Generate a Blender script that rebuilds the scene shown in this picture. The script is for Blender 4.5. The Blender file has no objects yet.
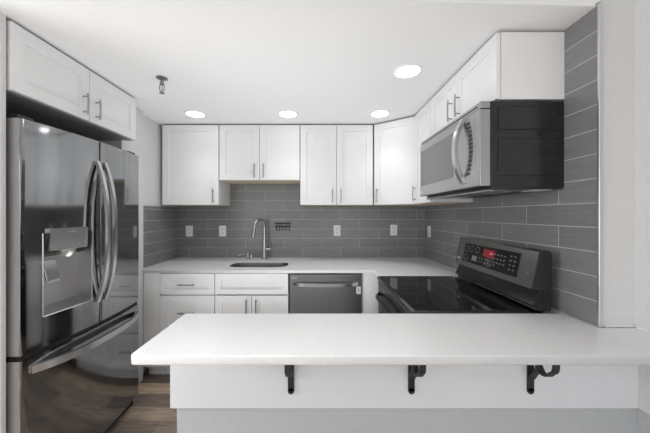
import bpy, bmesh, math, random
from mathutils import Vector, Matrix
random.seed(4)
S = bpy.context.scene
COL = S.collection
PI = math.pi

# ------------------------------------------------------------------ camera
EYE = 1.374
F = 278.0
cam_d = bpy.data.cameras.new('camera')
cam = bpy.data.objects.new('camera', cam_d); COL.objects.link(cam)
cam.location = (0, 0, EYE); cam.rotation_euler = (PI/2, 0, 0)
cam_d.sensor_fit = 'HORIZONTAL'; cam_d.sensor_width = 36; cam_d.lens = F/650*36
cam_d.shift_x = (325-318)/650; cam_d.shift_y = -(216.5-214.5)/650
cam_d.clip_start = .02
S.camera = cam

# ------------------------------------------------------------------ world, exposure
w = bpy.data.worlds.new('world'); S.world = w; w.use_nodes = True
w.node_tree.nodes['Background'].inputs[0].default_value = (.97, .985, 1, 1)
w.node_tree.nodes['Background'].inputs[1].default_value = 1.7
S.view_settings.view_transform = 'Standard'; S.view_settings.look = 'None'
S.view_settings.gamma = 1; S.view_settings.use_curve_mapping = False
S.view_settings.exposure = 0.2
DOWNLIGHT_W = .58
DINING_FILL_W = 6.0

# unseen fill lights added in the next room to brighten the kitchen
for x, y, z, e in ((-1.5, -.5, 1.15, 5), (.85, -.35, 1.2, 6), (-2.3, .35, 1.38, 66)):
    pl = bpy.data.lights.new('room_fill', 'POINT'); pl.energy = e; pl.shadow_soft_size = .45; pl.color = (.96, .98, 1)
    po = bpy.data.objects.new('room_fill', pl); COL.objects.link(po); po.location = (x, y, z)

al = bpy.data.lights.new('aisle_fill', 'AREA'); al.shape = 'RECTANGLE'; al.size = 1.5; al.size_y = .8; al.energy = 7.6; al.color = (.95, .98, 1); al.spread = math.radians(125)  # added fill light facing up from the aisle, no fixture, brightens the ceiling
ao = bpy.data.objects.new('aisle_fill', al); COL.objects.link(ao); ao.location = (-.4, 1.72, .35); ao.rotation_euler = (PI, 0, 0)

# ------------------------------------------------------------------ materials
def mat(name, col, rough=.5, metal=0, spec=.5, emit=0, coat=0):
    m = bpy.data.materials.new(name); m.use_nodes = True
    b = m.node_tree.nodes['Principled BSDF']
    if not hasattr(col, '__len__'): col = (col, col, col)
    b.inputs['Base Color'].default_value = (*col, 1)
    b.inputs['Roughness'].default_value = rough
    b.inputs['Metallic'].default_value = metal
    b.inputs['Specular IOR Level'].default_value = spec
    b.inputs['Coat Weight'].default_value = coat
    if emit:
        b.inputs['Emission Color'].default_value = (*col, 1)
        b.inputs['Emission Strength'].default_value = emit
    return m
def nodes(m): return m.node_tree.nodes, m.node_tree.links, m.node_tree.nodes['Principled BSDF']

def noise_mat(name, c1, c2, scale, rough=.5, metal=0, stretch=(1, 1, 1), lo=.35, hi=.65, bump=0, spec=.5, detail=4, rvar=0):
    m = mat(name, c1, rough, metal, spec); N, L, B = nodes(m)
    g = N.new('ShaderNodeTexCoord'); mp = N.new('ShaderNodeMapping'); mp.inputs['Scale'].default_value = stretch
    L.new(g.outputs['Object'], mp.inputs[0])
    n = N.new('ShaderNodeTexNoise'); n.inputs['Scale'].default_value = scale; n.inputs['Detail'].default_value = detail
    L.new(mp.outputs[0], n.inputs['Vector'])
    r = N.new('ShaderNodeValToRGB')
    r.color_ramp.elements[0].position = lo; r.color_ramp.elements[1].position = hi
    f = lambda c: (c, c, c, 1) if not hasattr(c, '__len__') else (*c, 1)
    r.color_ramp.elements[0].color = f(c1); r.color_ramp.elements[1].color = f(c2)
    L.new(n.outputs['Fac'], r.inputs[0]); L.new(r.outputs[0], B.inputs['Base Color'])
    if rvar:
        mr = N.new('ShaderNodeMapRange'); mr.inputs[3].default_value = rough-rvar; mr.inputs[4].default_value = rough+rvar
        L.new(n.outputs['Fac'], mr.inputs[0]); L.new(mr.outputs[0], B.inputs['Roughness'])
    if bump:
        b = N.new('ShaderNodeBump'); b.inputs['Strength'].default_value = bump; b.inputs['Distance'].default_value = .002
        L.new(n.outputs['Fac'], b.inputs['Height']); L.new(b.outputs[0], B.inputs['Normal'])
    return m

M = {}
M['ceiling'] = noise_mat('ceiling_paint', .87, .89, 60, .9, bump=.05)
M['wall'] = noise_mat('wall_paint', .70, .72, 50, .75, bump=.05)
M['cab'] = noise_mat('white_cabinet_lacquer', .86, .875, 8, .38)
M['panel'] = noise_mat('white_panel_paint', (.79, .82, .86), (.81, .84, .88), 6, .45)
M['greypaint'] = noise_mat('grey_wall_paint', (.52, .545, .565), (.54, .565, .585), 40, .7, bump=.05)
M['raw'] = noise_mat('unfinished_maple', (.62, .53, .40), (.72, .63, .50), 30, .6, stretch=(1, 12, 12))
M['gap'] = mat('shadow_gap', .10, .8)
M['nickel'] = mat('brushed_nickel', .40, .3, 1)
M['faucet'] = mat('faucet_steel', .52, .27, 1)
M['black_steel'] = noise_mat('black_stainless', .36, .40, 14, .26, 1, stretch=(60, 60, .4), rvar=.025)
M['fridge_steel'] = noise_mat('fridge_stainless', (.31, .317, .326), (.34, .348, .357), 14, .085, 1, stretch=(60, 60, .4), rvar=.025)
M['steel'] = noise_mat('stainless_steel', .42, .49, 14, .25, 1, stretch=(.6, 60, 60), rvar=.04)
M['steel_smooth'] = mat('polished_steel', .64, .26, 1)
M['sink'] = mat('sink_steel', .48, .32, 1)
M['black'] = mat('black_plastic', .018, .35)
M['blackgloss'] = mat('black_glass', .008, .04, spec=.6)
M['black_enamel'] = noise_mat('black_enamel_sheet', .016, .022, 20, .16, bump=.0)
M['window_glass'] = mat('grey_microwave_window', .13, .08, 0, .9)
M['greyplastic'] = mat('grey_appliance_plastic', .22, .4, .3)
M['iron'] = noise_mat('black_wrought_iron', .016, .03, 60, .5, bump=.2)
M['plate'] = mat('white_outlet_plastic', .93, .35)
M['slot'] = mat('dark_slot', .03, .6)
M['silver'] = mat('logo_silver', .8, .35, .2)
M['lamp'] = mat('lit_downlight_lens', (1, 1, 1), .5, emit=6)
M['whiteplastic'] = mat('white_plastic_trim', .90, .4)
M['red'] = mat('red_display', (.22, .02, .028), .25, emit=.3)
M['redlit'] = mat('red_lit_digit', (.5, .13, .14), .3, emit=.2)
M['mark'] = mat('grey_print', .26, .5)
M['under'] = mat('grey_underside', .34, .5)  # one flat grey, darker than the cabinet body
M['disp'] = mat('dispenser_steel', .50, .38, 1)
M['doorside'] = mat('grey_door_side', .36, .4, .3)
M['brass'] = mat('tarnished_chrome', .30, .3, 1)
M['gasket'] = mat('black_rubber_gasket', .006, .7)
M['lenslit'] = mat('task_lamp_lens', .75, .3)
M['alu'] = mat('aluminium_edge_trim', .72, .3, .9)
M['caulk'] = mat('white_caulk', .9, .5)
M['chrome'] = mat('chrome', .75, .12, 1)

def tile_mat(name, axis, sx, sz):
    m = mat(name, .3, .22, 0, .5); N, L, B = nodes(m)
    g = N.new('ShaderNodeNewGeometry'); sp = N.new('ShaderNodeSeparateXYZ'); L.new(g.outputs['Position'], sp.inputs[0])
    ax = N.new('ShaderNodeMath'); ax.operation = 'ADD'; ax.inputs[1].default_value = sx; L.new(sp.outputs[axis], ax.inputs[0])
    az = N.new('ShaderNodeMath'); az.operation = 'ADD'; az.inputs[1].default_value = sz; L.new(sp.outputs[2], az.inputs[0])
    c = N.new('ShaderNodeCombineXYZ'); L.new(ax.outputs[0], c.inputs[0]); L.new(az.outputs[0], c.inputs[1])
    b = N.new('ShaderNodeTexBrick'); b.inputs['Scale'].default_value = 1; b.inputs['Brick Width'].default_value = .4064
    b.inputs['Row Height'].default_value = .1016; b.inputs['Mortar Size'].default_value = .0022; b.inputs['Mortar Smooth'].default_value = .1
    b.offset = .5; b.offset_frequency = 2; b.inputs['Bias'].default_value = 0
    b.inputs['Color1'].default_value = (.215, .215, .218, 1); b.inputs['Color2'].default_value = (.245, .245, .248, 1)
    b.inputs['Mortar'].default_value = (.50, .50, .50, 1)
    L.new(c.outputs[0], b.inputs['Vector'])
    n = N.new('ShaderNodeTexNoise'); n.inputs['Scale'].default_value = 9; n.inputs['Detail'].default_value = 5
    mp = N.new('ShaderNodeMapping'); mp.inputs['Scale'].default_value = (1, 7, 1); L.new(c.outputs[0], mp.inputs[0]); L.new(mp.outputs[0], n.inputs['Vector'])
    mr = N.new('ShaderNodeMapRange'); mr.inputs[1].default_value = .3; mr.inputs[2].default_value = .7; mr.inputs[3].default_value = .93; mr.inputs[4].default_value = 1.07
    L.new(n.outputs['Fac'], mr.inputs[0])
    mx = N.new('ShaderNodeVectorMath'); mx.operation = 'SCALE'; L.new(b.outputs['Color'], mx.inputs[0]); L.new(mr.outputs[0], mx.inputs['Scale'])
    L.new(mx.outputs[0], B.inputs['Base Color'])
    bp = N.new('ShaderNodeBump'); bp.invert = True; bp.inputs['Strength'].default_value = .4; bp.inputs['Distance'].default_value = .002
    L.new(b.outputs['Fac'], bp.inputs['Height']); L.new(bp.outputs[0], B.inputs['Normal'])
    return m
CT = .914
M['tile_back'] = tile_mat('grey_subway_tile_back', 0, 20*.4064-.242+.2032, -CT+.1016*10)
M['tile_right'] = tile_mat('grey_subway_tile_right', 1, 20*.4064-1.329, -CT+.1016*10)
M['tile_left'] = tile_mat('grey_subway_tile_left', 1, 20*.4064-2.625, -CT+.1016*10)

def quartz():
    m = mat('white_quartz', .8, .22); N, L, B = nodes(m)
    g = N.new('ShaderNodeNewGeometry')
    n = N.new('ShaderNodeTexNoise'); n.inputs['Scale'].default_value = 5.5; n.inputs['Detail'].default_value = 9; n.inputs['Distortion'].default_value = 1.6
    L.new(g.outputs['Position'], n.inputs['Vector'])
    r = N.new('ShaderNodeValToRGB'); e = r.color_ramp.elements
    e[0].position = .485; e[0].color = (.855, .855, .855, 1); e[1].position = .515; e[1].color = (.855, .855, .855, 1)
    k = e.new(.50); k.color = (.81, .81, .815, 1)
    L.new(n.outputs['Fac'], r.inputs[0])
    n2 = N.new('ShaderNodeTexNoise'); n2.inputs['Scale'].default_value = 130; n2.inputs['Detail'].default_value = 2; L.new(g.outputs['Position'], n2.inputs['Vector'])
    mr = N.new('ShaderNodeMapRange'); mr.inputs[1].default_value = .3; mr.inputs[2].default_value = .7; mr.inputs[3].default_value = .96; mr.inputs[4].default_value = 1.02
    L.new(n2.outputs['Fac'], mr.inputs[0])
    mx = N.new('ShaderNodeVectorMath'); mx.operation = 'SCALE'; L.new(r.outputs[0], mx.inputs[0]); L.new(mr.outputs[0], mx.inputs['Scale'])
    L.new(mx.outputs[0], B.inputs['Base Color'])
    return m
M['quartz'] = quartz()

FLX, FLY = 10.25, .14*101-2.13
def wood_floor():
    m = mat('wood_plank_floor', .2, .4); N, L, B = nodes(m)
    g = N.new('ShaderNodeNewGeometry')
    b = N.new('ShaderNodeTexBrick'); b.inputs['Scale'].default_value = 1; b.inputs['Brick Width'].default_value = .92; b.inputs['Row Height'].default_value = .14
    b.inputs['Mortar Size'].default_value = .0012; b.offset = .37; b.offset_frequency = 3; b.inputs['Bias'].default_value = -.25
    b.inputs['Color1'].default_value = (.19, .15, .122, 1); b.inputs['Color2'].default_value = (.60, .46, .33, 1); b.inputs['Mortar'].default_value = (.05, .04, .03, 1)
    mp0 = N.new('ShaderNodeMapping'); mp0.inputs['Location'].default_value = (FLX, FLY, 0); L.new(g.outputs['Position'], mp0.inputs[0]); L.new(mp0.outputs[0], b.inputs['Vector'])
    mp = N.new('ShaderNodeMapping'); mp.inputs['Scale'].default_value = (1.5, 16, 1); L.new(g.outputs['Position'], mp.inputs[0])
    n = N.new('ShaderNodeTexNoise'); n.inputs['Scale'].default_value = 4; n.inputs['Detail'].default_value = 8; n.inputs['Distortion'].default_value = .6; L.new(mp.outputs[0], n.inputs['Vector'])
    mr = N.new('ShaderNodeMapRange'); mr.inputs[1].default_value = .3; mr.inputs[2].default_value = .7; mr.inputs[3].default_value = .6; mr.inputs[4].default_value = 1.45; L.new(n.outputs['Fac'], mr.inputs[0])
    mx = N.new('ShaderNodeVectorMath'); mx.operation = 'SCALE'; L.new(b.outputs['Color'], mx.inputs[0]); L.new(mr.outputs[0], mx.inputs['Scale'])
    L.new(mx.outputs[0], B.inputs['Base Color'])
    return m
M['floor'] = wood_floor()

# ------------------------------------------------------------------ mesh helpers
def add_box(bm, x0, x1, y0, y1, z0, z1, bev=0, seg=2):
    b2 = bmesh.new()
    v = [b2.verts.new((x, y, z)) for x in (x0, x1) for y in (y0, y1) for z in (z0, z1)]
    for q in ((0, 1, 3, 2), (4, 6, 7, 5), (0, 4, 5, 1), (2, 3, 7, 6), (0, 2, 6, 4), (1, 5, 7, 3)):
        b2.faces.new([v[i] for i in q])
    bmesh.ops.recalc_face_normals(b2, faces=b2.faces)
    if bev: bmesh.ops.bevel(b2, geom=list(b2.edges), offset=bev, segments=seg, profile=.5, affect='EDGES')
    merge(bm, b2)
def merge(bm, b2, mtx=None):
    if mtx is not None: bmesh.ops.transform(b2, matrix=mtx, verts=b2.verts)
    t = bpy.data.meshes.new('t'); b2.to_mesh(t); bm.from_mesh(t); bpy.data.meshes.remove(t); b2.free()
def bx(*a, **k):
    bm = bmesh.new(); add_box(bm, *a, **k); return bm
def add_tube(bm, pts, r, n=12, caps=True, flat=None):
    """sweep a round (or flat: (half_a, half_b) with side vector) section along pts"""
    pts = [Vector(p) for p in pts]; rings = []
    up = None
    for i, p in enumerate(pts):
        t = (pts[min(i+1, len(pts)-1)]-pts[max(i-1, 0)]).normalized()
        if flat:
            a = Vector(flat[2]).normalized(); b = t.cross(a).normalized()
            ra, rb = flat[0], flat[1]
            prof = [(ra, rb), (-ra, rb), (-ra, -rb), (ra, -rb)]
            rings.append([bm.verts.new(p+a*q[0]+b*q[1]) for q in prof])
        else:
            if up is None: up = t.orthogonal().normalized()
            up = (up-t*up.dot(t)).normalized(); b = t.cross(up)
            rr = r[i] if hasattr(r, '__len__') else r
            rings.append([bm.verts.new(p+(up*math.cos(2*PI*k/n)+b*math.sin(2*PI*k/n))*rr) for k in range(n)])
    m = len(rings[0]); fs = []
    for i in range(len(rings)-1):
        for k in range(m):
            fs.append(bm.faces.new((rings[i][k], rings[i][(k+1) % m], rings[i+1][(k+1) % m], rings[i+1][k])))
    if caps:
        fs.append(bm.faces.new(rings[0][::-1])); fs.append(bm.faces.new(rings[-1]))
    bmesh.ops.recalc_face_normals(bm, faces=fs)
def add_cyl(bm, p0, p1, r, n=20): add_tube(bm, [p0, p1], r, n)
def add_lathe(bm, prof, c=(0, 0, 0), n=28):
    rings = []; fs = []
    for r, z in prof:
        rings.append([bm.verts.new((c[0]+r*math.cos(2*PI*k/n), c[1]+r*math.sin(2*PI*k/n), c[2]+z)) for k in range(n)])
    for i in range(len(rings)-1):
        for k in range(n): fs.append(bm.faces.new((rings[i][k], rings[i][(k+1) % n], rings[i+1][(k+1) % n], rings[i+1][k])))
    fs.append(bm.faces.new(rings[0][::-1])); fs.append(bm.faces.new(rings[-1]))
    bmesh.ops.recalc_face_normals(bm, faces=fs)
def add_prism(bm, poly, axis, a0, a1):
    """extrude 2D polygon; axis 0: poly=(y,z) along x; 1: (x,z) along y; 2: (x,y) along z"""
    mk = {0: lambda p, a: (a, p[0], p[1]), 1: lambda p, a: (p[0], a, p[1]), 2: lambda p, a: (p[0], p[1], a)}[axis]
    A = [bm.verts.new(mk(p, a0)) for p in poly]; B = [bm.verts.new(mk(p, a1)) for p in poly]
    n = len(poly); fs = [bm.faces.new(A[::-1]), bm.faces.new(B)]
    for i in range(n): fs.append(bm.faces.new((A[i], A[(i+1) % n], B[(i+1) % n], B[i])))
    bmesh.ops.recalc_face_normals(bm, faces=fs)
def obj(name, bm, m, parent=None, smooth=False, label=None, loc=None):
    me = bpy.data.meshes.new(name); bm.to_mesh(me); bm.free()
    o = bpy.data.objects.new(name, me); COL.objects.link(o)
    me.materials.append(M[m] if isinstance(m, str) else m)
    if smooth:
        me.polygons.foreach_set('use_smooth', [True]*len(me.polygons))
        try: me.set_sharp_from_angle(angle=math.radians(38))
        except Exception: pass
    if parent: o.parent = parent
    if label: o['label'] = label
    if loc: o.location = loc
    return o
def tag(o, label, cat, group=None):
    o['label'] = label; o['category'] = cat
    if group: o['group'] = group
    return o
def thing(name, label, cat, loc=(0, 0, 0), rz=0, group=None):
    o = bpy.data.objects.new(name, None); COL.objects.link(o); o.location = loc; o.rotation_euler = (0, 0, rz)
    o.empty_display_size = .1
    return tag(o, label, cat, group)
def struct(name, bm, m, **k):
    o = obj(name, bm, m, **k); o['kind'] = 'structure'; return o
def slab(outlines, z0, z1, bev=.003):
    """flat slab from closed 2D outlines (the first the outside, the others holes), lightly rounded edges"""
    cu = bpy.data.curves.new('slab', 'CURVE'); cu.dimensions = '2D'; cu.fill_mode = 'BOTH'
    cu.extrude = (z1-z0)/2-bev; cu.bevel_depth = bev; cu.bevel_resolution = 2; cu.offset = -bev
    for ol in outlines:
        sp = cu.splines.new('POLY'); sp.points.add(len(ol)-1); sp.use_cyclic_u = True
        for p, q in zip(sp.points, ol): p.co = (q[0], q[1], 0, 1)
    o = bpy.data.objects.new('slab', cu); COL.objects.link(o)
    dg = bpy.context.evaluated_depsgraph_get(); dg.update()
    me = bpy.data.meshes.new_from_object(o.evaluated_get(dg))
    bm = bmesh.new(); bm.from_mesh(me); bmesh.ops.translate(bm, verts=bm.verts, vec=(0, 0, (z0+z1)/2))
    bmesh.ops.remove_doubles(bm, verts=bm.verts, dist=1e-5)
    bpy.data.objects.remove(o); bpy.data.curves.remove(cu); bpy.data.meshes.remove(me)
    return bm
def arc(cx, cy, r, a0, a1, n=8):
    return [(cx+r*math.cos(math.radians(a0+(a1-a0)*i/n)), cy+r*math.sin(math.radians(a0+(a1-a0)*i/n))) for i in range(n+1)]
def text_bm(s, size, ext=.0006):
    cu = bpy.data.curves.new('txt', 'FONT'); cu.body = s; cu.size = size; cu.extrude = ext; cu.align_x = 'LEFT'; cu.align_y = 'CENTER'
    o = bpy.data.objects.new('txt', cu); COL.objects.link(o)
    dg = bpy.context.evaluated_depsgraph_get(); dg.update()
    me = bpy.data.meshes.new_from_object(o.evaluated_get(dg)); bm = bmesh.new(); bm.from_mesh(me)
    bpy.data.objects.remove(o); bpy.data.curves.remove(cu); bpy.data.meshes.remove(me)
    return bm
def logo(parent, loc, h, rot=None, name='emblem'):
    """ring emblem with two letters, facing local -y"""
    bm = bmesh.new(); rings = []
    n = 24
    for r in (h*.5, h*.36):
        rings.append([bm.verts.new((r*math.cos(2*PI*k/n), r*math.sin(2*PI*k/n), .0005)) for k in range(n)])
    for k in range(n): bm.faces.new((rings[0][k], rings[0][(k+1) % n], rings[1][(k+1) % n], rings[1][k]))
    t = text_bm('LG', h*1.15); merge(bm, t, Matrix.Translation((h*.72, 0, 0)))
    bmesh.ops.transform(bm, matrix=(rot or Matrix()) @ Matrix.Rotation(PI/2, 4, 'X'), verts=bm.verts)
    return obj(name, bm, 'silver', parent, label='small silver maker emblem', loc=loc)

# ------------------------------------------------------------------ room shell
YB = 2.98          # back wall face
XR = 1.150         # tiled face of right wall
XL = -1.504        # left wall face beside the counter
XLF = -1.455       # left wall in front of the counter
ZC = 2.236         # kitchen ceiling
YP = 1.142         # plane where the kitchen opens to the next room
XN = 1.300         # right wall of the next room
ZD = 2.62          # its ceiling
UB, UT = 1.464, 2.224
struct('floor', bx(-4.2, 1.7, -3.3, 3.2, -.08, 0), 'floor')
bm = bmesh.new(); add_prism(bm, [(-2.3, 1.02), (1.16, 1.152), (1.7, 1.152), (1.7, 3.2), (-2.3, 3.2)], 2, ZC, ZD+.04)
struct('ceiling', bm, 'ceiling')
bm = bx(-4.2, 1.7, -3.3, 1.1, ZD, ZD+.08)
struct('ceiling_front', bm, 'ceiling')
struct('wall_back', bx(-2.3, 1.7, YB+.008, 3.2, 0, ZC), 'wall')
bm = bx(-2.3, XL-.008, 2.30, YB+.05, 0, ZC); add_box(bm, -2.3, XLF, 2.06, 2.316, 0, ZC); add_box(bm, -2.3, -2.06, 1.0, 2.1, 0, ZC)
add_box(bm, -4.2, -1.40, 1.06, 1.19, 0, ZD); add_box(bm, -1.42, -1.354, 1.188, 1.206, 0, ZC)
struct('wall_left', bm, 'wall')
bm = bx(XR+.008, 1.7, YP, YB+.05, .8835, ZC+.02); add_box(bm, XR+.008, 1.7, 1.272, YB+.05, 0, .8835)
add_box(bm, XN, 1.7, -3.3, YP, 0.588, ZD)
struct('wall_right', bm, 'wall')
bm = bx(XN+.013, 1.7, -3.3, YP, 0, 0.588); struct('wall_right_lower', bm, 'greypaint')
# neighbouring room behind the viewer: rear wall with a wide window
bm = bx(-4.2, -3.4, -3.3, -3.12, 0, ZD); add_box(bm, 1.0, 1.7, -3.3, -3.12, 0, ZD)
add_box(bm, -3.4, 1.0, -3.3, -3.12, 2.35, ZD); add_box(bm, -3.4, 1.0, -3.3, -3.12, 0, .25)
struct('wall_front', bm, 'wall')
bm = bx(-4.3, -4.2, -3.3, 1.2, 0, ZD); struct('wall_far_left', bm, 'wall')
bm = bmesh.new()
for x in (-3.4, -2.32, -1.23, -.13, .94): add_box(bm, x, x+.06, -3.26, -3.18, .25, 2.35)
for z in (.25, 2.29): add_box(bm, -3.4, 1.0, -3.26, -3.18, z, z+.06)
struct('window_1', bm, 'whiteplastic')
# tile
bm = bx(XL-.004, XR+.004, YB, YB+.012, CT, 1.80); struct('trim_1', bm, 'tile_back', label='grey subway tile backsplash on back wall')
bm = bx(XR, XR+.012, YP, YB+.002, CT, ZC+.01); struct('trim_2', bm, 'tile_right', label='grey subway tile facing on right wall up to the ceiling')
bm = bx(XL-.012, XL, 2.316, YB+.002, CT, UB-.015); struct('trim_3', bm, 'tile_left', label='grey subway tile backsplash on left wall')
bm = bx(XR-.004, XR+.013, YP-.010, YP, CT, ZC, bev=.002); struct('trim_4', bm, 'alu', label='metal edge strip at end of tile')
bm = bx(XL, XL+.004, 2.3175, 2.3265, CT, UB-.015); struct('trim_5', bm, 'alu', label='metal edge strip on left tile')
bm = bx(XR+.02, XN, YP-.008, YP, CT, CT+.005); add_box(bm, XN-.006, XN, .5, YP, CT, CT+.005); struct('trim_6', bm, 'caulk', label='white caulk line')
# half wall under the breakfast bar
struct('wall_peninsula', bx(-.58, XN+.013, YP+.0005, 1.27, 0, .8825), 'greypaint')
bm = bx(-.6, XN, YP-.015, YP, 0.588, .883, bev=.001)
tag(obj('apron_panel', bm, 'panel'), 'long white board fixed under the overhang of the bar countertop', 'panel')

# ------------------------------------------------------------------ cabinet parts (local: x across, front towards -y)
def shaker(w, h, t=.02, fr=.058, frz=None, rec=.012):
    """shaker front centred on x=0, z=0..h, y from -t to 0"""
    frz = frz or fr
    bm = bmesh.new(); c = .0012
    def ring(ix, iz, y): return [bm.verts.new(p) for p in ((-w/2+ix, y, iz), (w/2-ix, y, iz), (w/2-ix, y, h-iz), (-w/2+ix, y, h-iz))]
    R = [ring(0, 0, 0), ring(0, 0, -t+.0015), ring(.0015, .0015, -t), ring(fr, frz, -t), ring(fr+c, frz+c, -t+rec)]
    for a, b in zip(R, R[1:]):
        for k in range(4): bm.faces.new((a[k], a[(k+1) % 4], b[(k+1) % 4], b[k]))
    bm.faces.new(R[-1]); bm.faces.new(R[0][::-1])
    bmesh.ops.recalc_face_normals(bm, faces=bm.faces)
    return bm
def pull(parent, x, z, length, vertical=True, r=.0052):
    bm = bmesh.new(); h = length/2
    P = (lambda a, y: (0, y, a)) if vertical else (lambda a, y: (a, y, 0))
    pts = [P(-h, -.027)]+[P(-h+length*i/10, -.027-.002*math.sin(PI*i/10)) for i in range(1, 10)]+[P(h, -.027)]
    add_tube(bm, pts, r, 10)
    for s in (-1, 1): add_cyl(bm, P(s*h*.72, 0), P(s*h*.72, -.029), r*.85, 10)
    return obj('handle', bm, 'nickel', parent, True, loc=(x, -.02, z))
def cabinet(label, loc, rz, W, H, D, fronts, bottom=None, toe=False, body_z0=0, name='wall_cabinet', cat='cabinet', group=None, hollow=False):
    """fronts: (kind, x0, x1, z0, z1, handle(x, z, len, vertical) or None), in local metres, z from cabinet base"""
    t = thing(name, label, cat, loc, rz, group)
    z0 = .1 if toe else 0
    if hollow:
        bm = bx(-W/2, -W/2+.016, 0, D, z0, H); add_box(bm, W/2-.016, W/2, 0, D, z0, H); add_box(bm, -W/2, W/2, D-.012, D, z0, H); add_box(bm, -W/2, W/2, 0, D, z0, z0+.016)
        add_box(bm, -W/2, W/2, 0, .016, H-.18, H)
    else: bm = bx(-W/2, W/2, 0, D, z0+(.004 if bottom else 0), H)
    obj('body', bm, 'cab', t)
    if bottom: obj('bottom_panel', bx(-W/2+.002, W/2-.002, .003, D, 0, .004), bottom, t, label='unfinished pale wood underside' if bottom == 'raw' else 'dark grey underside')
    if toe: obj('toe_kick', bx(-W/2, W/2, .055, .07, 0, .1), 'cab', t)
    for kind, x0, x1, a, b, hd in fronts:
        fr = .058 if kind == 'door' else .05
        d = obj(kind, shaker(x1-x0-.004, b-a-.004, fr=fr, frz=fr if kind == 'door' or b-a > .2 else .042), 'cab', t, loc=((x0+x1)/2, -.003, a+.002))
        if hd:
            pull(d, hd[0]-(x0+x1)/2, hd[1]-a, hd[2], hd[3])
    return t

# back wall uppers (front of doors at Y=2.635, doors 20 mm)
UD = YB-2.6555; UY = 2.6555
H = UT-UB
g = 'upper cabinets on the back wall'
W = .541; cabinet('white single door wall cabinet in left corner beside the shorter cabinet', (-1.2115, UY, UB), 0, W, H, UD-.001,
    [('door', -W/2+.005, W/2, 0, H, (W/2-.05, .085, .13, True))], 'raw')
W = .763; Hs = UT-1.70
cabinet('short white double door wall cabinet above the sink faucet', (-.554, UY, 1.70), 0, W, Hs, UD-.001,
    [('door', -W/2, 0, 0, Hs, (-.045, .085, .13, True)), ('door', 0, W/2, 0, Hs, (.04, .085, .13, True))], 'raw')
W = .69
cabinet('tall white double door wall cabinet above the dishwasher', (.176, UY, UB), 0, W, H, UD-.001,
    [('door', -W/2, 0, 0, H, (-.04, .085, .13, True)), ('door', 0, W/2, 0, H, (.04, .085, .13, True))], 'raw')
# diagonal corner cabinet
A = Vector((.536, 2.6555)); B = Vector((.8545, 2.41)); mid = (A+B)/2; ang = math.atan2(B.y-A.y, B.x-A.x); LW = (B-A).length
t = thing('corner_wall_cabinet', 'white angled corner wall cabinet with one door and handle on its left', 'cabinet', (mid.x, mid.y, UB), ang)
inv = Matrix.Rotation(-ang, 3, 'Z')
def loc2(p): v = inv @ Vector((p[0]-mid.x, p[1]-mid.y, 0)); return (v.x, v.y)
poly = [loc2(p) for p in ((A.x, A.y), (B.x, B.y), (XR-.001, 2.41), (XR-.001, YB-.001), (A.x, YB-.001))]
bm = bmesh.new(); add_prism(bm, poly, 2, .004, H); obj('body', bm, 'cab', t)
bm = bmesh.new(); add_prism(bm, poly, 2, 0, .0038); obj('bottom_panel', bm, 'raw', t, label='unfinished pale wood underside')
d = obj('door', shaker(LW-.02, H-.004), 'cab', t, loc=(0, -.0005, .002)); pull(d, -LW/2+.045, .085, .13)
# right wall uppers; face of doors at X=.834
RX = .8545; RD = XR-RX-.001; RR = -PI/2
W = 2.408-2.062
cabinet('narrow white wall cabinet between corner cabinet and microwave', (RX, (2.408+2.062)/2, UB), RR, W, H, RD,
    [('door', -W/2+.01, W/2, 0, H, (-W/2+.05, .085, .13, True))], 'raw')
W = .764; Hm = UT-1.912
cabinet('low white double door wall cabinet directly above the microwave', (RX, 2.06-W/2, 1.912), RR, W, Hm, RD,
    [('door', -W/2, 0, 0, Hm, (-.045, .10, .13, True)), ('door', 0, W/2, 0, Hm, (.045, .10, .13, True))])
# cabinet over the refrigerator
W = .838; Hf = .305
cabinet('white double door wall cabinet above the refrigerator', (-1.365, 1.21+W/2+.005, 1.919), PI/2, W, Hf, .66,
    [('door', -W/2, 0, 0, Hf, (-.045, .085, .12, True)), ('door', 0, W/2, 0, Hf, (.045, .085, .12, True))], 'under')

# base cabinets: door faces at Y=2.317
BY = 2.3375; BD = YB-BY-.001; BH = .888
x0, x1 = -1.317, -.861; W = x1-x0
cabinet('white base cabinet with stacked drawers left of the sink cabinet', ((x0+x1)/2, BY, 0), 0, W, BH, BD,
    [('drawer', -W/2, W/2, .706, .882, (0, .79, .14, False)), ('drawer', -W/2, W/2, .405, .70, (0, .555, .14, False)), ('drawer', -W/2, W/2, .105, .40, (0, .255, .14, False))],
    toe=True, name='base_cabinet')
x0, x1 = -.859, -.247; W = x1-x0
cabinet('white base cabinet under the sink with two doors below a false drawer', ((x0+x1)/2, BY, 0), 0, W, BH, BD,
    [('drawer', -W/2, W/2, .706, .882, None), ('door', -W/2, 0, .105, .70, (-.04, .60, .14, True)), ('door', 0, W/2, .105, .70, (.04, .60, .14, True))],
    toe=True, name='base_cabinet', hollow=True)
bm = bx(-1.4545, -1.319, BY-.02, BY+.03, .1, BH, bev=.001); add_box(bm, -1.453, -1.319, BY+.055, BY+.07, 0, .1)
tag(obj('filler_panel', bm, 'cab'), 'plain white filler panel left of the drawers beside refrigerator', 'panel')
bm = bx(.372, .505, BY-.012, BY+.03, .0, BH, bev=.001)
tag(obj('filler_panel', bm, 'cab'), 'plain white filler panel between dishwasher and range', 'panel')
t = thing('base_cabinet', 'white corner base cabinet mostly hidden behind the range', 'cabinet', (.52, 2.19, 0), RR)
obj('body', bx(-.115, .12, 0, XR-.52-.002, .1, BH), 'cab', t); obj('door', shaker(.225, .77), 'cab', t, loc=(0, 0, .105))

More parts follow.
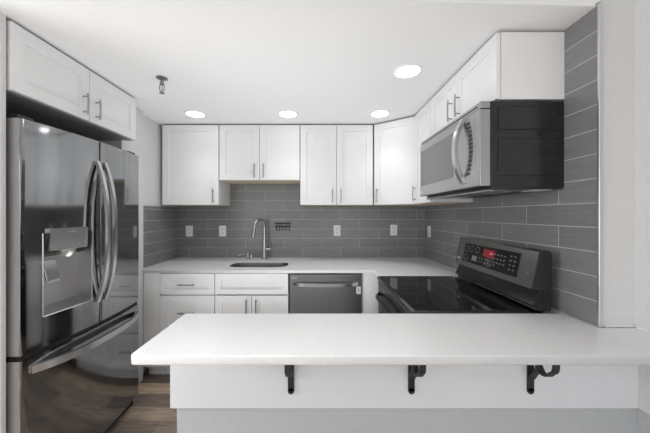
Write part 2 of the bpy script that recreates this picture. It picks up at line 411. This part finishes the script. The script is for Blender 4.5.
# ------------------------------------------------------------------ countertops
ov = 2.298
sx0, sx1, sy0, sy1, r = -.80, -.275, 2.43, 2.695, .09
hole = arc(sx1-r, sy1-r, r, 0, 90)+arc(sx0+r, sy1-r, r, 90, 180)+arc(sx0+r, sy0+r, r, 180, 270)+arc(sx1-r, sy0+r, r, 270, 360)
R_ = .035
outl = [(XLF+.001, ov), (.462-R_, ov)] + [(.462-R_+R_*math.sin(math.radians(a)), ov-R_+R_*math.cos(math.radians(a))) for a in range(10, 91, 10)] + \
       [(.462, 2.066), (XR-.001, 2.066), (XR-.001, YB-.001), (XL+.001, YB-.001), (XL+.001, 2.318), (XLF+.001, 2.318)]
tag(obj('kitchen_countertop', slab([outl, hole], CT-.025, CT, .002), 'quartz', None, False), 'white quartz countertop running along the back wall around the sink', 'countertop')
r = .022
pen = [(XN-.001, .904), (XN-.001, YP-.012), (XR-.005, YP-.012), (XR-.005, 1.294)]+arc(-.618+.01, 1.294-.01, .01, 90, 180, 4)+arc(-.618+r, .904+r, r, 180, 270, 6)
tag(obj('bar_countertop', slab([pen], CT-.031, CT, .004), 'quartz'), 'long white quartz bar countertop in the foreground', 'countertop')

# ------------------------------------------------------------------ sink, faucet, soap pump
t = thing('kitchen_sink', 'undermount stainless sink basin set in the back countertop', 'sink', ((sx0+sx1)/2, (sy0+sy1)/2, .70))
hw, hd = (sx1-sx0)/2-.001, (sy1-sy0)/2-.001
bm = bmesh.new()
def rr(w, d, z, r): return [bm.verts.new((p[0], p[1], z)) for p in arc(w-r, d-r, r, 0, 90, 5)+arc(-w+r, d-r, r, 90, 180, 5)+arc(-w+r, -d+r, r, 180, 270, 5)+arc(w-r, -d+r, r, 270, 360, 5)]
zt = CT-.005-.70
RG = [rr(hw-.03, hd-.03, 0, .08), rr(hw, hd, .02, .09), rr(hw, hd, zt, .09), rr(hw-.003, hd-.003, zt, .09), rr(hw-.005, hd-.005, .03, .09), rr(hw-.03, hd-.03, .004, .08)]
for a, b in zip(RG, RG[1:]):
    n = len(a)
    for k in range(n): bm.faces.new((a[k], a[(k+1) % n], b[(k+1) % n], b[k]))
bm.faces.new(RG[0][::-1]); bm.faces.new(RG[-1]); bmesh.ops.recalc_face_normals(bm, faces=bm.faces)
obj('basin', bm, 'sink', t, True)
bm = bmesh.new(); add_lathe(bm, [(.045, .004), (.045, .007), (.035, .007), (.03, .0055)], (0, .03, 0)); obj('drain', bm, 'chrome', t, True)

t = thing('kitchen_faucet', 'tall brushed steel gooseneck faucet behind the sink', 'faucet', (-.552, 2.862, CT))
bm = bmesh.new(); add_lathe(bm, [(.029, 0), (.029, .006), (.023, .012), (.0215, .11), (.018, .20), (.0145, .25)]); obj('base', bm, 'faucet', t, True)
bm = bmesh.new()
dv = Vector((-.47, -.88, 0)).normalized(); R_ = .075; z0 = .335
pts = [(0, 0, .24), (0, 0, .29), (0, 0, z0)]
for i in range(1, 17):
    a = PI*i/16*.97; q = dv*(R_-R_*math.cos(a)); pts.append((q.x, q.y, z0+R_*math.sin(a)))
add_tube(bm, pts, .0142, 16); obj('spout', bm, 'faucet', t, True)
p = Vector(pts[-1]); q = p-Vector(pts[-2]); q.normalize()
bm = bmesh.new(); add_tube(bm, [p-q*.005, p+q*.01, p+q*.06, p+q*.11, p+q*.113], [.015, .0168, .019, .0185, .015], 16); obj('spray_head', bm, 'faucet', t, True)
bm = bmesh.new(); add_tube(bm, [(.012, 0, .105), (.05, 0, .105), (.066, 0, .105)], [.0135, .0135, .012], 16)
add_tube(bm, [(.06, 0, .108), (.068, -.005, .14), (.085, -.01, .15)], [.006, .005, .0045], 10); obj('lever', bm, 'faucet', t, True)

t = thing('soap_dispenser', 'short steel soap pump on the counter left of the faucet', 'soap dispenser', (-.722, 2.862, CT))
bm = bmesh.new(); add_lathe(bm, [(.02, 0), (.02, .005), (.0135, .008), (.0135, .04), (.011, .042), (.011, .062), (.009, .065)]); obj('pump', bm, 'faucet', t, True)
bm = bmesh.new(); add_tube(bm, [(.0, 0, .056), (-.04, -.03, .06), (-.075, -.055, .053), (-.085, -.062, .045)], [.006, .006, .005, .0045], 10); obj('spout', bm, 'faucet', t, True)
t = thing('faucet_hole_cover', 'tiny steel cap on the counter right of the soap pump', 'cap', (-.685, 2.862, CT))
bm = bmesh.new(); add_lathe(bm, [(.012, 0), (.012, .045), (.009, .05)], n=18); obj('cap', bm, 'faucet', t, True)

# hook rack
t = thing('hook_rack', 'small black hook rack on the tile right of the faucet', 'hook rack', (-.376, YB, 1.27))
obj('rail', bx(-.085, .085, -.012, 0, 0, .018, bev=.002), 'iron', t)
obj('lower_rail', bx(-.085, .085, -.010, 0, -.03, -.016, bev=.002), 'iron', t)
for i in range(5):
    x = -.068+.034*i; bm = bmesh.new()
    add_tube(bm, [(x, -.012, -.01), (x, -.014, -.055), (x, -.022, -.066), (x, -.034, -.064), (x, -.038, -.052)], .0034, 8); obj('hook', bm, 'iron', t, True)

# outlets
def outlet(label, loc, rz, kind='outlet'):
    t = thing('wall_outlet', label, 'outlet', loc, rz, None)
    obj('cover_plate', bx(-.037, .037, -.006, 0, -.058, .058, bev=.002), 'plate', t)
    if kind == 'outlet':
        for z in (-.021, .021):
            r = obj('receptacle', bx(-.0165, .0165, -.008, -.005, z-.0145, z+.0145, bev=.002), 'whiteplastic', t)
            for x in (-.0065, .0065): obj('slot', bx(x-.0012, x+.0012, -.0085, -.0078, z-.003, z+.006), 'slot', r)
            obj('slot', bx(-.002, .002, -.0085, -.0078, z-.01, z-.006), 'slot', r)
    else:
        f = obj('rocker', bx(-.0165, .0165, -.009, -.005, -.033, .033, bev=.002), 'whiteplastic', t)
ZO = 1.197
outlet('white outlet on back wall nearest the left tile corner', (-1.378, YB, ZO), 0)
outlet('white outlet on back wall between left corner and faucet', (-1.022, YB, ZO), 0)
outlet('white outlet on back wall above the dishwasher', (.204, YB, ZO+.005), 0)
outlet('white outlet on back wall nearest the right corner', (.811, YB, ZO+.01), 0)
outlet('white outlet on right tiled wall, seen edge-on beyond the range', (XR, 2.87, ZO), RR)

# ------------------------------------------------------------------ dishwasher
t = thing('dishwasher', 'black stainless dishwasher with bowed bar handle under the countertop', 'dishwasher', (.064, BY, 0))
W = .606
obj('body', bx(-W/2+.004, W/2-.004, .003, .58, .08, .884), 'black', t)
d = obj('door', bx(-W/2+.002, W/2-.002, -.030, 0, .11, .875, bev=.004), 'black_steel', t)
obj('control_strip', bx(-W/2+.002, W/2-.002, -.028, 0, .876, .886), 'black', t)
bm = bmesh.new(); pts = []
for i in range(17):
    u = -1+2*i/16; pts.append((u*.265, -.032-.042*(1-abs(u)**6), .80-.004*(1-u*u)))
add_tube(bm, pts, 0, flat=(.013, .0045, (0, 0, 1))); obj('handle', bm, 'steel_smooth', t, True, label='bright bowed bar handle')
logo(t, (-.275, -.0305, .848), .016)
s = obj('sticker', bx(-.018, .018, -.0312, -.030, -.03, .03), 'whiteplastic', t, label='white paper sticker', loc=(.272, 0, .745))
for z, ww in ((.018, .012), (.006, .008), (-.004, .011), (-.016, .007)): obj('print', bx(-ww, ww, -.0318, -.0311, z-.003, z+.003), 'mark', s)
obj('toe_kick', bx(-W/2+.002, W/2-.002, .03, .05, 0, .1), 'black', t)

# ------------------------------------------------------------------ refrigerator (local x -> world +Y, front -y -> world +X)
FW = .81; FX = -1.312; FH = 1.80
t = thing('refrigerator', 'large stainless french door refrigerator with water dispenser in left door', 'refrigerator', (FX, 1.63, 0), PI/2)
def yf(x): return -.036*(1-(abs(x)/(FW/2))**2)
obj('case', bx(-FW/2+.006, FW/2-.006, .085, .70, .03, FH-.02, bev=.004), 'greyplastic', t, label='grey painted refrigerator case')
def curved_front(xs, zs, skip=None, back=.07):
    bm = bmesh.new(); n, m = len(xs), len(zs)
    fr = [[bm.verts.new((x, yf(x), z)) for x in xs] for z in zs]
    bk = [[bm.verts.new((x, back, z)) for x in xs] for z in zs]
    for j in range(m-1):
        for i in range(n-1):
            if not (skip and skip[0]-1e-6 <= xs[i] and xs[i+1] <= skip[1]+1e-6 and skip[2]-1e-6 <= zs[j] and zs[j+1] <= skip[3]+1e-6):
                bm.faces.new((fr[j][i], fr[j][i+1], fr[j+1][i+1], fr[j+1][i]))
            bm.faces.new((bk[j][i], bk[j+1][i], bk[j+1][i+1], bk[j][i+1]))
    for i in range(n-1):
        bm.faces.new((fr[0][i], bk[0][i], bk[0][i+1], fr[0][i+1])); bm.faces.new((fr[-1][i], fr[-1][i+1], bk[-1][i+1], bk[-1][i]))
    for j in range(m-1):
        bm.faces.new((fr[j][0], fr[j+1][0], bk[j+1][0], bk[j][0])); bm.faces.new((fr[j][-1], bk[j][-1], bk[j+1][-1], fr[j+1][-1]))
    # soften the two upright outer edges
    es = [e for e in bm.edges if all(abs(v.co.x-xs[0]) < 1e-6 and abs(v.co.y-yf(xs[0])) < 1e-6 for v in e.verts)]
    es += [e for e in bm.edges if all(abs(v.co.x-xs[-1]) < 1e-6 and abs(v.co.y-yf(xs[-1])) < 1e-6 for v in e.verts)]
    bmesh.ops.bevel(bm, geom=es, offset=.008, segments=3, profile=.5, affect='EDGES')
    return bm
def side_mat(o):
    o.data.materials.append(M['doorside'])
    for p in o.data.polygons:
        if abs(p.normal.x) > .99 and max(o.data.vertices[v].co.y for v in p.vertices) > .06: p.material_index = 1
def lin(a, b, n): return [a+(b-a)*i/n for i in range(n+1)]
DX0, DX1, DZ0, DZ1 = -.318, -.060, .892, 1.285
ZS = .735
left_xs = lin(-FW/2, DX0, 4)[:-1]+lin(DX0, DX1, 10)[:-1]+lin(DX1, -.005, 2)
ld = obj('left_door', curved_front(left_xs, [ZS+.012, DZ0, DZ1, FH], (DX0, DX1, DZ0, DZ1)), 'fridge_steel', t, True)
rd = obj('right_door', curved_front(lin(.005, FW/2, 16), [ZS+.012, 1.2, FH]), 'fridge_steel', t, True)
dr = obj('freezer_drawer', curved_front(lin(-FW/2, FW/2, 28), [.075, .4, ZS-.012]), 'fridge_steel', t, True)
for o in (ld, rd, dr): side_mat(o)
bm = curved_front(lin(-FW/2, FW/2, 28), [ZS-.013, ZS+.013]); bmesh.ops.scale(bm, vec=(.985, 1, 1), verts=bm.verts); bmesh.ops.translate(bm, vec=(0, .005, 0), verts=bm.verts)
obj('gasket', bm, 'gasket', t)
obj('door_seal', bx(-.006, .006, yf(0)+.005, .06, ZS+.014, FH-.002), 'gasket', t)
obj('kick_grille', bx(-FW/2+.02, FW/2-.02, .03, .09, .0, .055), 'black', t)
for s in (-1, 1): obj('hinge', bx(s*(FW/2-.045)-.035, s*(FW/2-.045)+.035, .02, .13, FH, FH+.022, bev=.004), 'black', t)
obj('middle_hinge', bx(-FW/2+.0, -FW/2+.05, .03, .1, ZS-.008, ZS+.008), 'black', t)
# door handles, bowed outwards
for s, d, nm in ((-1, ld, 'handle'), (1, rd, 'handle')):
    bm = bmesh.new(); pts = []
    for i in range(25):
        u = -1+2*i/24; z = 1.275+u*.405
        pts.append((s*(.028), yf(.03)-.004-.062*(1-abs(u)**2.6), z))
    add_tube(bm, pts, 0, flat=(.011, .008, (1, 0, 0)))
    obj(nm, bm, 'steel_smooth', d, True)
bm = bmesh.new(); pts = []
for i in range(25):
    u = -1+2*i/24; x = u*.365
    pts.append((x, yf(x)-.002-.055*(1-abs(u)**4), .668))
add_tube(bm, pts, 0, flat=(.0165, .009, (0, 0, 1))); obj('handle', bm, 'steel_smooth', dr, True)
# dispenser
bm = bmesh.new(); dep = .055
xs = lin(DX0, DX1, 10)
bkY = lambda x: yf((DX0+DX1)/2)+dep+.012
fr0 = [bm.verts.new((x, yf(x), DZ0)) for x in xs]; fr1 = [bm.verts.new((x, yf(x), DZ1)) for x in xs]
b0 = [bm.verts.new((x, bkY(x), DZ0+.03)) for x in xs]; b1 = [bm.verts.new((x, bkY(x), DZ1)) for x in xs]
for i in range(10):
    bm.faces.new((fr0[i], fr0[i+1], b0[i+1], b0[i])); bm.faces.new((fr1[i+1], fr1[i], b1[i], b1[i+1])); bm.faces.new((b0[i], b0[i+1], b1[i+1], b1[i]))
bm.faces.new((fr0[0], b0[0], b1[0], fr1[0])); bm.faces.new((fr0[-1], fr1[-1], b1[-1], b0[-1]))
dp = obj('dispenser_recess', bm, 'disp', t)
bm = bmesh.new()
for x in (DX0, DX1): add_tube(bm, [(x, yf(x)-.001, DZ0), (x, yf(x)-.001, DZ1)], .0022, 8)
add_tube(bm, [(x, yf(x)-.001, DZ0) for x in xs], .0022, 8); obj('dispenser_rim', bm, 'steel_smooth', dp, True)
# dark upper cavity, control plate, nozzle, paddle, drip tray
bm = bmesh.new(); add_prism(bm, [(yf(-.17)+.004, DZ1-.001), (yf(-.17)+dep+.008, DZ1-.001), (yf(-.17)+dep+.008, 1.165), (yf(-.17)+.03, 1.185)], 0, DX0+.004, DX1-.004); obj('dispenser_hood', bm, 'black', dp)
bm = bmesh.new(); n = 8; x0, x1 = -.300, -.104
pl = lin(x0, x1, n); pz0, pz1 = 1.198, 1.306
A_ = [[bm.verts.new((x, yf(x)-o, z)) for x in pl] for o, z in ((.012, pz0), (.016, pz1), (-.006, pz1), (-.006, pz0))]
for a in range(4):
    for i in range(n): bm.faces.new((A_[a][i], A_[a][i+1], A_[(a+1) % 4][i+1], A_[(a+1) % 4][i]))
bm.faces.new([A_[a][0] for a in range(4)][::-1]); bm.faces.new([A_[a][-1] for a in range(4)]); bmesh.ops.recalc_face_normals(bm, faces=bm.faces)
cp = obj('control_plate', bm, 'steel_smooth', dp)
for i in range(6):
    x = -.285+.033*i; obj('icon', bx(x-.007, x+.007, yf(x)-.0142, yf(x)-.012, 1.222, 1.226), 'mark', dp)
for x in (-.21, -.195, -.18): obj('icon', bx(x-.005, x+.005, yf(x)-.0172, yf(x)-.014, 1.282, 1.29), 'mark', dp)
bm = bmesh.new(); y = yf(-.17)+.02; add_tube(bm, [(-.195, y, 1.198), (-.195, y, 1.18), (-.195, y+.004, 1.165)], [.042, .04, .028], 16); obj('nozzle', bm, 'disp', dp, True)
bm = bmesh.new(); add_prism(bm, [(yf(-.26)+.022, 1.15), (yf(-.26)-.0, 1.06), (yf(-.26)-.0, 1.045), (yf(-.26)+.01, 1.045), (yf(-.26)+.034, 1.15)], 0, -.305, -.235)
bmesh.ops.bevel(bm, geom=list(bm.edges), offset=.004, segments=2, affect='EDGES'); obj('paddle', bm, 'steel_smooth', dp, True)
logo(rd, (FW/2-.075, yf(.36)-.0035, FH-.095), .022, Matrix.Rotation(math.radians(13), 4, 'Z'))

# ------------------------------------------------------------------ microwave (right wall; local x -> -Y, front -y -> -X)
MZ = 1.495; MH = .41; MW = .762; MX = .797
t = thing('microwave_oven', 'black and stainless over-range microwave mounted under the low cabinet', 'microwave', (MX, 1.678, MZ), RR)
D = XR-MX-.001
obj('case', bx(-MW/2, MW/2, .011, D, .004, MH, bev=.003), 'black_enamel', t)
bm = bmesh.new()
for (a, b) in ((.077, .332),):
    for (z0, z1) in ((.275, .385), (.06, .235)):
        add_box(bm, MW/2-.0005, MW/2+.004, a-.035, b-.01, z0, z1, bev=.0035)
obj('side_embossing', bm, 'black_enamel', t)
d = obj('door', bx(-MW/2+.001, MW/2-.001, -.042, .010, .012, .373, bev=.004), 'steel', t)
obj('top_vent', bx(-MW/2+.001, MW/2-.001, -.036, .010, .376, MH, bev=.004), 'steel', t)
bm = bmesh.new()
for i in range(30): x = -.34+i*.0235; add_box(bm, x-.009, x+.009, -.0366, -.0355, .388, .396)
obj('vent_slots', bm, 'slot', t)
obj('window', bx(-.352, .125, -.0432, -.041, .085, .335, bev=.001), 'window_glass', d)
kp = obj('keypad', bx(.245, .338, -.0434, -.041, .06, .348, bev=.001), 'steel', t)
bm = bmesh.new(); pts = []
for i in range(21):
    u = -1+2*i/20; pts.append((.237, -.043-.046*(1-abs(u)**2.2), .207+u*.165))
add_tube(bm, pts, 0, flat=(.016, .009, (1, 0, 0))); obj('handle', bm, 'steel_smooth', d, True)
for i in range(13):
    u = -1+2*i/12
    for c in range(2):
        x = .274+.026*(1-u*u)+c*.017; obj('handle_reflection', bx(x-.0065, x+.0065, -.0446, -.0433, .207+u*.125-.0075, .207+u*.125+.0075, bev=.001), 'black', kp)  # dark beads shaped to stand for the handle's reflection in the steel
obj('underside', bx(-MW/2+.004, MW/2-.004, .004, D-.004, -.002, .0042), 'black', t)
for x in (-.2, .2):
    bm = bx(x-.1, x+.1, .05, .2, -.006, -.002)
    obj('grease_filter', bm, 'steel', t)
obj('task_lamp', bx(.26, .35, .24, .32, -.005, -.002), 'lenslit', t)
obj('bottom_lip', bx(-MW/2+.01, MW/2-.01, .004, .03, -.012, -.002, bev=.003), 'steel', t)
logo(d, (-.355, -.0425, .04), .016)

# ------------------------------------------------------------------ range (local x -> -Y, front -y -> -X)
RXF = .462; RW = .752
t = thing('electric_range', 'black stainless electric range with glass cooktop and lit control panel', 'range', (RXF, 1.681, 0), RR)
D = 1.097-RXF
obj('case', bx(-RW/2+.002, RW/2-.002, 0, D, .02, .895), 'black_enamel', t)
bm = bx(-RW/2, RW/2, -.026, D-.1, .896, .918, bev=.006, seg=3); obj('cooktop_frame', bm, 'black_enamel', t, True)
obj('cooktop_edge', bx(-RW/2+.004, RW/2-.004, -.0275, -.0255, .899, .9035), 'steel_smooth', t, label='thin bright front edge strip')
obj('cooktop_glass', bx(-RW/2+.012, RW/2-.012, -.004, D-.115, .9165, .9215, bev=.001), 'blackgloss', t)
bm = bmesh.new()
for cx, cy, r_ in ((-.2, .14, .105), (.2, .14, .085), (-.2, .41, .085), (.2, .41, .11), (0, .42, .06)):
    for rr_ in (r_, r_*.66):
        n = 48; a = [bm.verts.new((cx+rr_*math.cos(2*PI*k/n), cy+rr_*math.sin(2*PI*k/n), .9217)) for k in range(n)]
        b = [bm.verts.new((cx+(rr_-.0015)*math.cos(2*PI*k/n), cy+(rr_-.0015)*math.sin(2*PI*k/n), .9217)) for k in range(n)]
        for k in range(n): bm.faces.new((a[k], a[(k+1) % n], b[(k+1) % n], b[k]))
obj('burner_rings', bm, mat('faint_burner_print', .05, .2), t)
d = obj('oven_door', bx(-RW/2+.003, RW/2-.003, -.018, -.001, .26, .885, bev=.005), 'black_enamel', t)
obj('window', bx(-.26, .26, -.0195, -.017, .36, .70, bev=.001), 'blackgloss', d)
bm = bmesh.new(); pts = []
for i in range(21):
    u = -1+2*i/20; pts.append((u*.33, -.02-.034*(1-abs(u)**8), .80))
add_tube(bm, pts, .0125, 14); obj('handle', bm, 'black_enamel', d, True)
obj('storage_drawer', bx(-RW/2+.003, RW/2-.003, -.016, -.001, .05, .252, bev=.005), 'black_steel', t)
# back console: profile in local (y, z)
def Y_(X): return X-RXF
prof = [(Y_(1.030), .919), (Y_(1.012), .945), (Y_(1.034), .985), (Y_(1.040), 1.022), (Y_(1.097), 1.022), (Y_(1.097), .919)]
bm = bmesh.new(); add_prism(bm, prof, 0, -RW/2+.006, RW/2-.006); obj('console_base', bm, 'black_enamel', t, True)
bm = bmesh.new(); add_tube(bm, [(-RW/2+.008, Y_(1.026), .929), (RW/2-.008, Y_(1.026), .929)], .005, 10); obj('console_trim', bm, 'steel_smooth', t, True, label='thin bright trim line')
prof = [(Y_(1.013), 1.020), (Y_(1.049), 1.196), (Y_(1.058), 1.206), (Y_(1.085), 1.203), (Y_(1.097), 1.19), (Y_(1.097), 1.020)]
bm = bmesh.new(); add_prism(bm, prof, 0, -RW/2+.014, RW/2-.014); c = obj('console', bm, 'black_steel', t)
for s in (-1, 1):
    bm = bmesh.new(); a = s*(RW/2-.014); add_prism(bm, [(p[0]+(.003 if i in (0, 1) else 0), p[1]) for i, p in enumerate(prof)], 0, min(a, a+s*.014), max(a, a+s*.014)); obj('console_end_cap', bm, 'black', t)
# things on the sloped console face: local frame of the face
th = math.atan2(Y_(1.049)-Y_(1.013), 1.196-1.020)      # lean back
face = Matrix.Translation((0, Y_(1.013), 1.020)) @ Matrix.Rotation(-th, 4, 'X')
def on_face(bm): bmesh.ops.transform(bm, matrix=face, verts=bm.verts); return bm
fl = (1.196-1.020)/math.cos(th)
def fx(Y): return 1.681-Y
kp = obj('control_panel', on_face(bx(fx(1.962), fx(1.425), -.002, .001, .030, fl-.022, bev=.001)), 'blackgloss', t)
obj('display', on_face(bx(fx(1.738), fx(1.630), -.0028, -.0018, .095, .142)), 'red', kp, label='red lit clock display')
obj('display_glow', on_face(bx(fx(1.675), fx(1.645), -.0034, -.0027, .113, .127)), 'redlit', kp)
def ringf(bm, x, z, r, w=.0025):
    n = 24; a = [bm.verts.new((x+r*math.cos(2*PI*k/n), -.0026, z+r*math.sin(2*PI*k/n))) for k in range(n)]
    b = [bm.verts.new((x+(r-w)*math.cos(2*PI*k/n), -.0026, z+(r-w)*math.sin(2*PI*k/n))) for k in range(n)]
    for k in range(n): bm.faces.new((a[k], b[k], b[(k+1) % n], a[(k+1) % n]))
for x, z in ((1.925, .12), (1.925, .062), (1.87, .125), (1.805, .125)):
    bm = bmesh.new(); ringf(bm, fx(x), z, .021); obj('burner_mark', on_face(bm), 'mark', kp)
for (x, z) in [(1.83-.03*i, .055+.004*(i % 2)) for i in range(8)]+[(1.80-.03*i, .078) for i in range(5)]+[(1.625-.028*i, .075+.024*j) for i in range(4) for j in range(3)]+[(1.49, .06+.024*j) for j in range(4)]+[(1.46, .06+.024*j) for j in range(4)]:
    obj('button', on_face(bx(fx(x)-.006, fx(x)+.006, -.0027, -.0019, z-.0028, z+.0028)), 'mark', kp)
obj('oven_icon', on_face(bx(fx(1.85), fx(1.80), -.0027, -.0019, .052, .085)), 'mark', kp)
l = logo(c, (0, 0, 0), .016); l.data.transform(face @ Matrix.Translation((fx(2.035), -.001, .045)))
bm = bmesh.new(); ringf(bm, fx(1.36), .07, .007); obj('mark', on_face(bm), 'mark', c)

# ------------------------------------------------------------------ brackets under the bar
def bracket(label, x):
    t = thing('shelf_bracket', label, 'bracket', (x, YP-.015, .883), 0, 'iron brackets under the bar')
    hw = .0125; Y = lambda y: y-(YP-.015); Z = lambda z: z-.883
    bm = bmesh.new(); add_tube(bm, [(0, -.004, -.002), (0, -.004, -.19), (0, -.004, -.221)], 0, flat=(hw, .004, (1, 0, 0)))
    add_cyl(bm, (0, 0, -.221), (0, -.008, -.221), hw, 16); obj('wall_bar', bm, 'iron', t)
    obj('top_bar', bx(-hw, hw, Y(.93), 0, -.009, -.0005, bev=.001), 'iron', t)
    def smooth(P, n=6):
        out = []
        for i in range(len(P)-1):
            p0, p1, p2, p3 = P[max(i-1, 0)], P[i], P[i+1], P[min(i+2, len(P)-1)]
            for k in range(n):
                u = k/n
                out.append(tuple(.5*((2*p1[j])+(-p0[j]+p2[j])*u+(2*p0[j]-5*p1[j]+4*p2[j]-p3[j])*u*u+(-p0[j]+3*p1[j]-3*p2[j]+p3[j])*u**3) for j in (0, 1)))
        return out+[P[-1]]
    bm = bmesh.new(); sc = smooth([(1.105, .873), (1.094, .83), (1.08, .79), (1.06, .768), (1.035, .774), (1.02, .79), (1.006, .805), (1.002, .835), (1.015, .855), (1.03, .848)])
    add_tube(bm, [(0, Y(a), Z(b)) for a, b in sc], 0, flat=(hw*.9, .004, (1, 0, 0))); obj('scroll', bm, 'iron', t, True)
    bm = bmesh.new(); br = smooth([(1.117, .715), (1.105, .735), (1.085, .765), (1.078, .79)])
    add_tube(bm, [(0, Y(a), Z(b)) for a, b in br], 0, flat=(hw*.95, .004, (1, 0, 0))); obj('brace', bm, 'iron', t, True)
bracket('black iron scroll bracket at left under the bar, nearest the floor opening', -.109)
bracket('black iron scroll bracket in the middle of the three under the bar', .377)
bracket('black iron scroll bracket at right under the bar, nearest the side wall', .858)

# ------------------------------------------------------------------ downlights, sprinkler
def lamp(x, y, z, watts, label=None):
    if label:
        t = thing('recessed_downlight', label, 'ceiling light', (x, y, z), 0, 'recessed downlights in the kitchen ceiling')
        bm = bmesh.new(); n = 40
        prof = [(.072, -.0001), (.084, -.0001), (.083, -.004), (.072, -.006)]
        R = [[bm.verts.new((r*math.cos(2*PI*k/n), r*math.sin(2*PI*k/n), zz)) for k in range(n)] for r, zz in prof]
        for i in range(4):
            for k in range(n): bm.faces.new((R[i][k], R[i][(k+1) % n], R[(i+1) % 4][(k+1) % n], R[(i+1) % 4][k]))
        bmesh.ops.recalc_face_normals(bm, faces=bm.faces); obj('trim_ring', bm, 'whiteplastic', t, True)
        bm = bmesh.new(); add_lathe(bm, [(.072, -.001), (.072, -.004)], n=40); obj('lens', bm, 'lamp', t, label='glowing white lens')
    ld_ = bpy.data.lights.new('downlight', 'AREA'); ld_.shape = 'DISK'; ld_.size = .14; ld_.spread = math.radians(90); ld_.energy = watts; ld_.color = (.98, .99, 1)
    lo = bpy.data.objects.new('downlight_or_fill', ld_); COL.objects.link(lo); lo.location = (x, y, z-.008)
    return lo
lamp(-1.05, 2.38, ZC, DOWNLIGHT_W, 'lit round downlight above the left corner cabinet')
lamp(-.255, 2.38, ZC, DOWNLIGHT_W, 'lit round downlight above the sink')
lamp(.528, 2.37, ZC, DOWNLIGHT_W, 'lit round downlight in front of the angled corner cabinet')
lamp(.538, 1.67, ZC, DOWNLIGHT_W, 'largest lit downlight, nearest the microwave')
for x in (-2.4, -.6): 
    for y in (-1.6, .1): lamp(x, y, ZD, DINING_FILL_W)  # added fill lights without fixtures, out of view in the next room

t = thing('fire_sprinkler', 'small chrome fire sprinkler head on the ceiling near the refrigerator', 'sprinkler', (-.985, 1.755, ZC))
bm = bmesh.new(); add_lathe(bm, [(.034, -.0005), (.034, -.004), (.022, -.009), (.012, -.01)]); obj('escutcheon', bm, 'brass', t, True)
bm = bmesh.new(); add_lathe(bm, [(.010, -.009), (.010, -.03), (.014, -.031), (.014, -.042), (.009, -.043)], n=16); obj('stem', bm, 'brass', t, True)
bm = bmesh.new()
for s in (-1, 1): add_tube(bm, [(s*.009, 0, -.042), (s*.016, 0, -.058), (s*.014, 0, -.075), (s*.004, 0, -.09)], .003, 8)
add_cyl(bm, (0, 0, -.043), (0, 0, -.088), .003, 8); obj('frame_arms', bm, 'brass', t, True)
bm = bmesh.new(); add_lathe(bm, [(.004, -.088), (.008, -.09), (.015, -.096), (.015, -.098), (.004, -.1)], n=16); obj('deflector', bm, 'greyplastic', t, True)
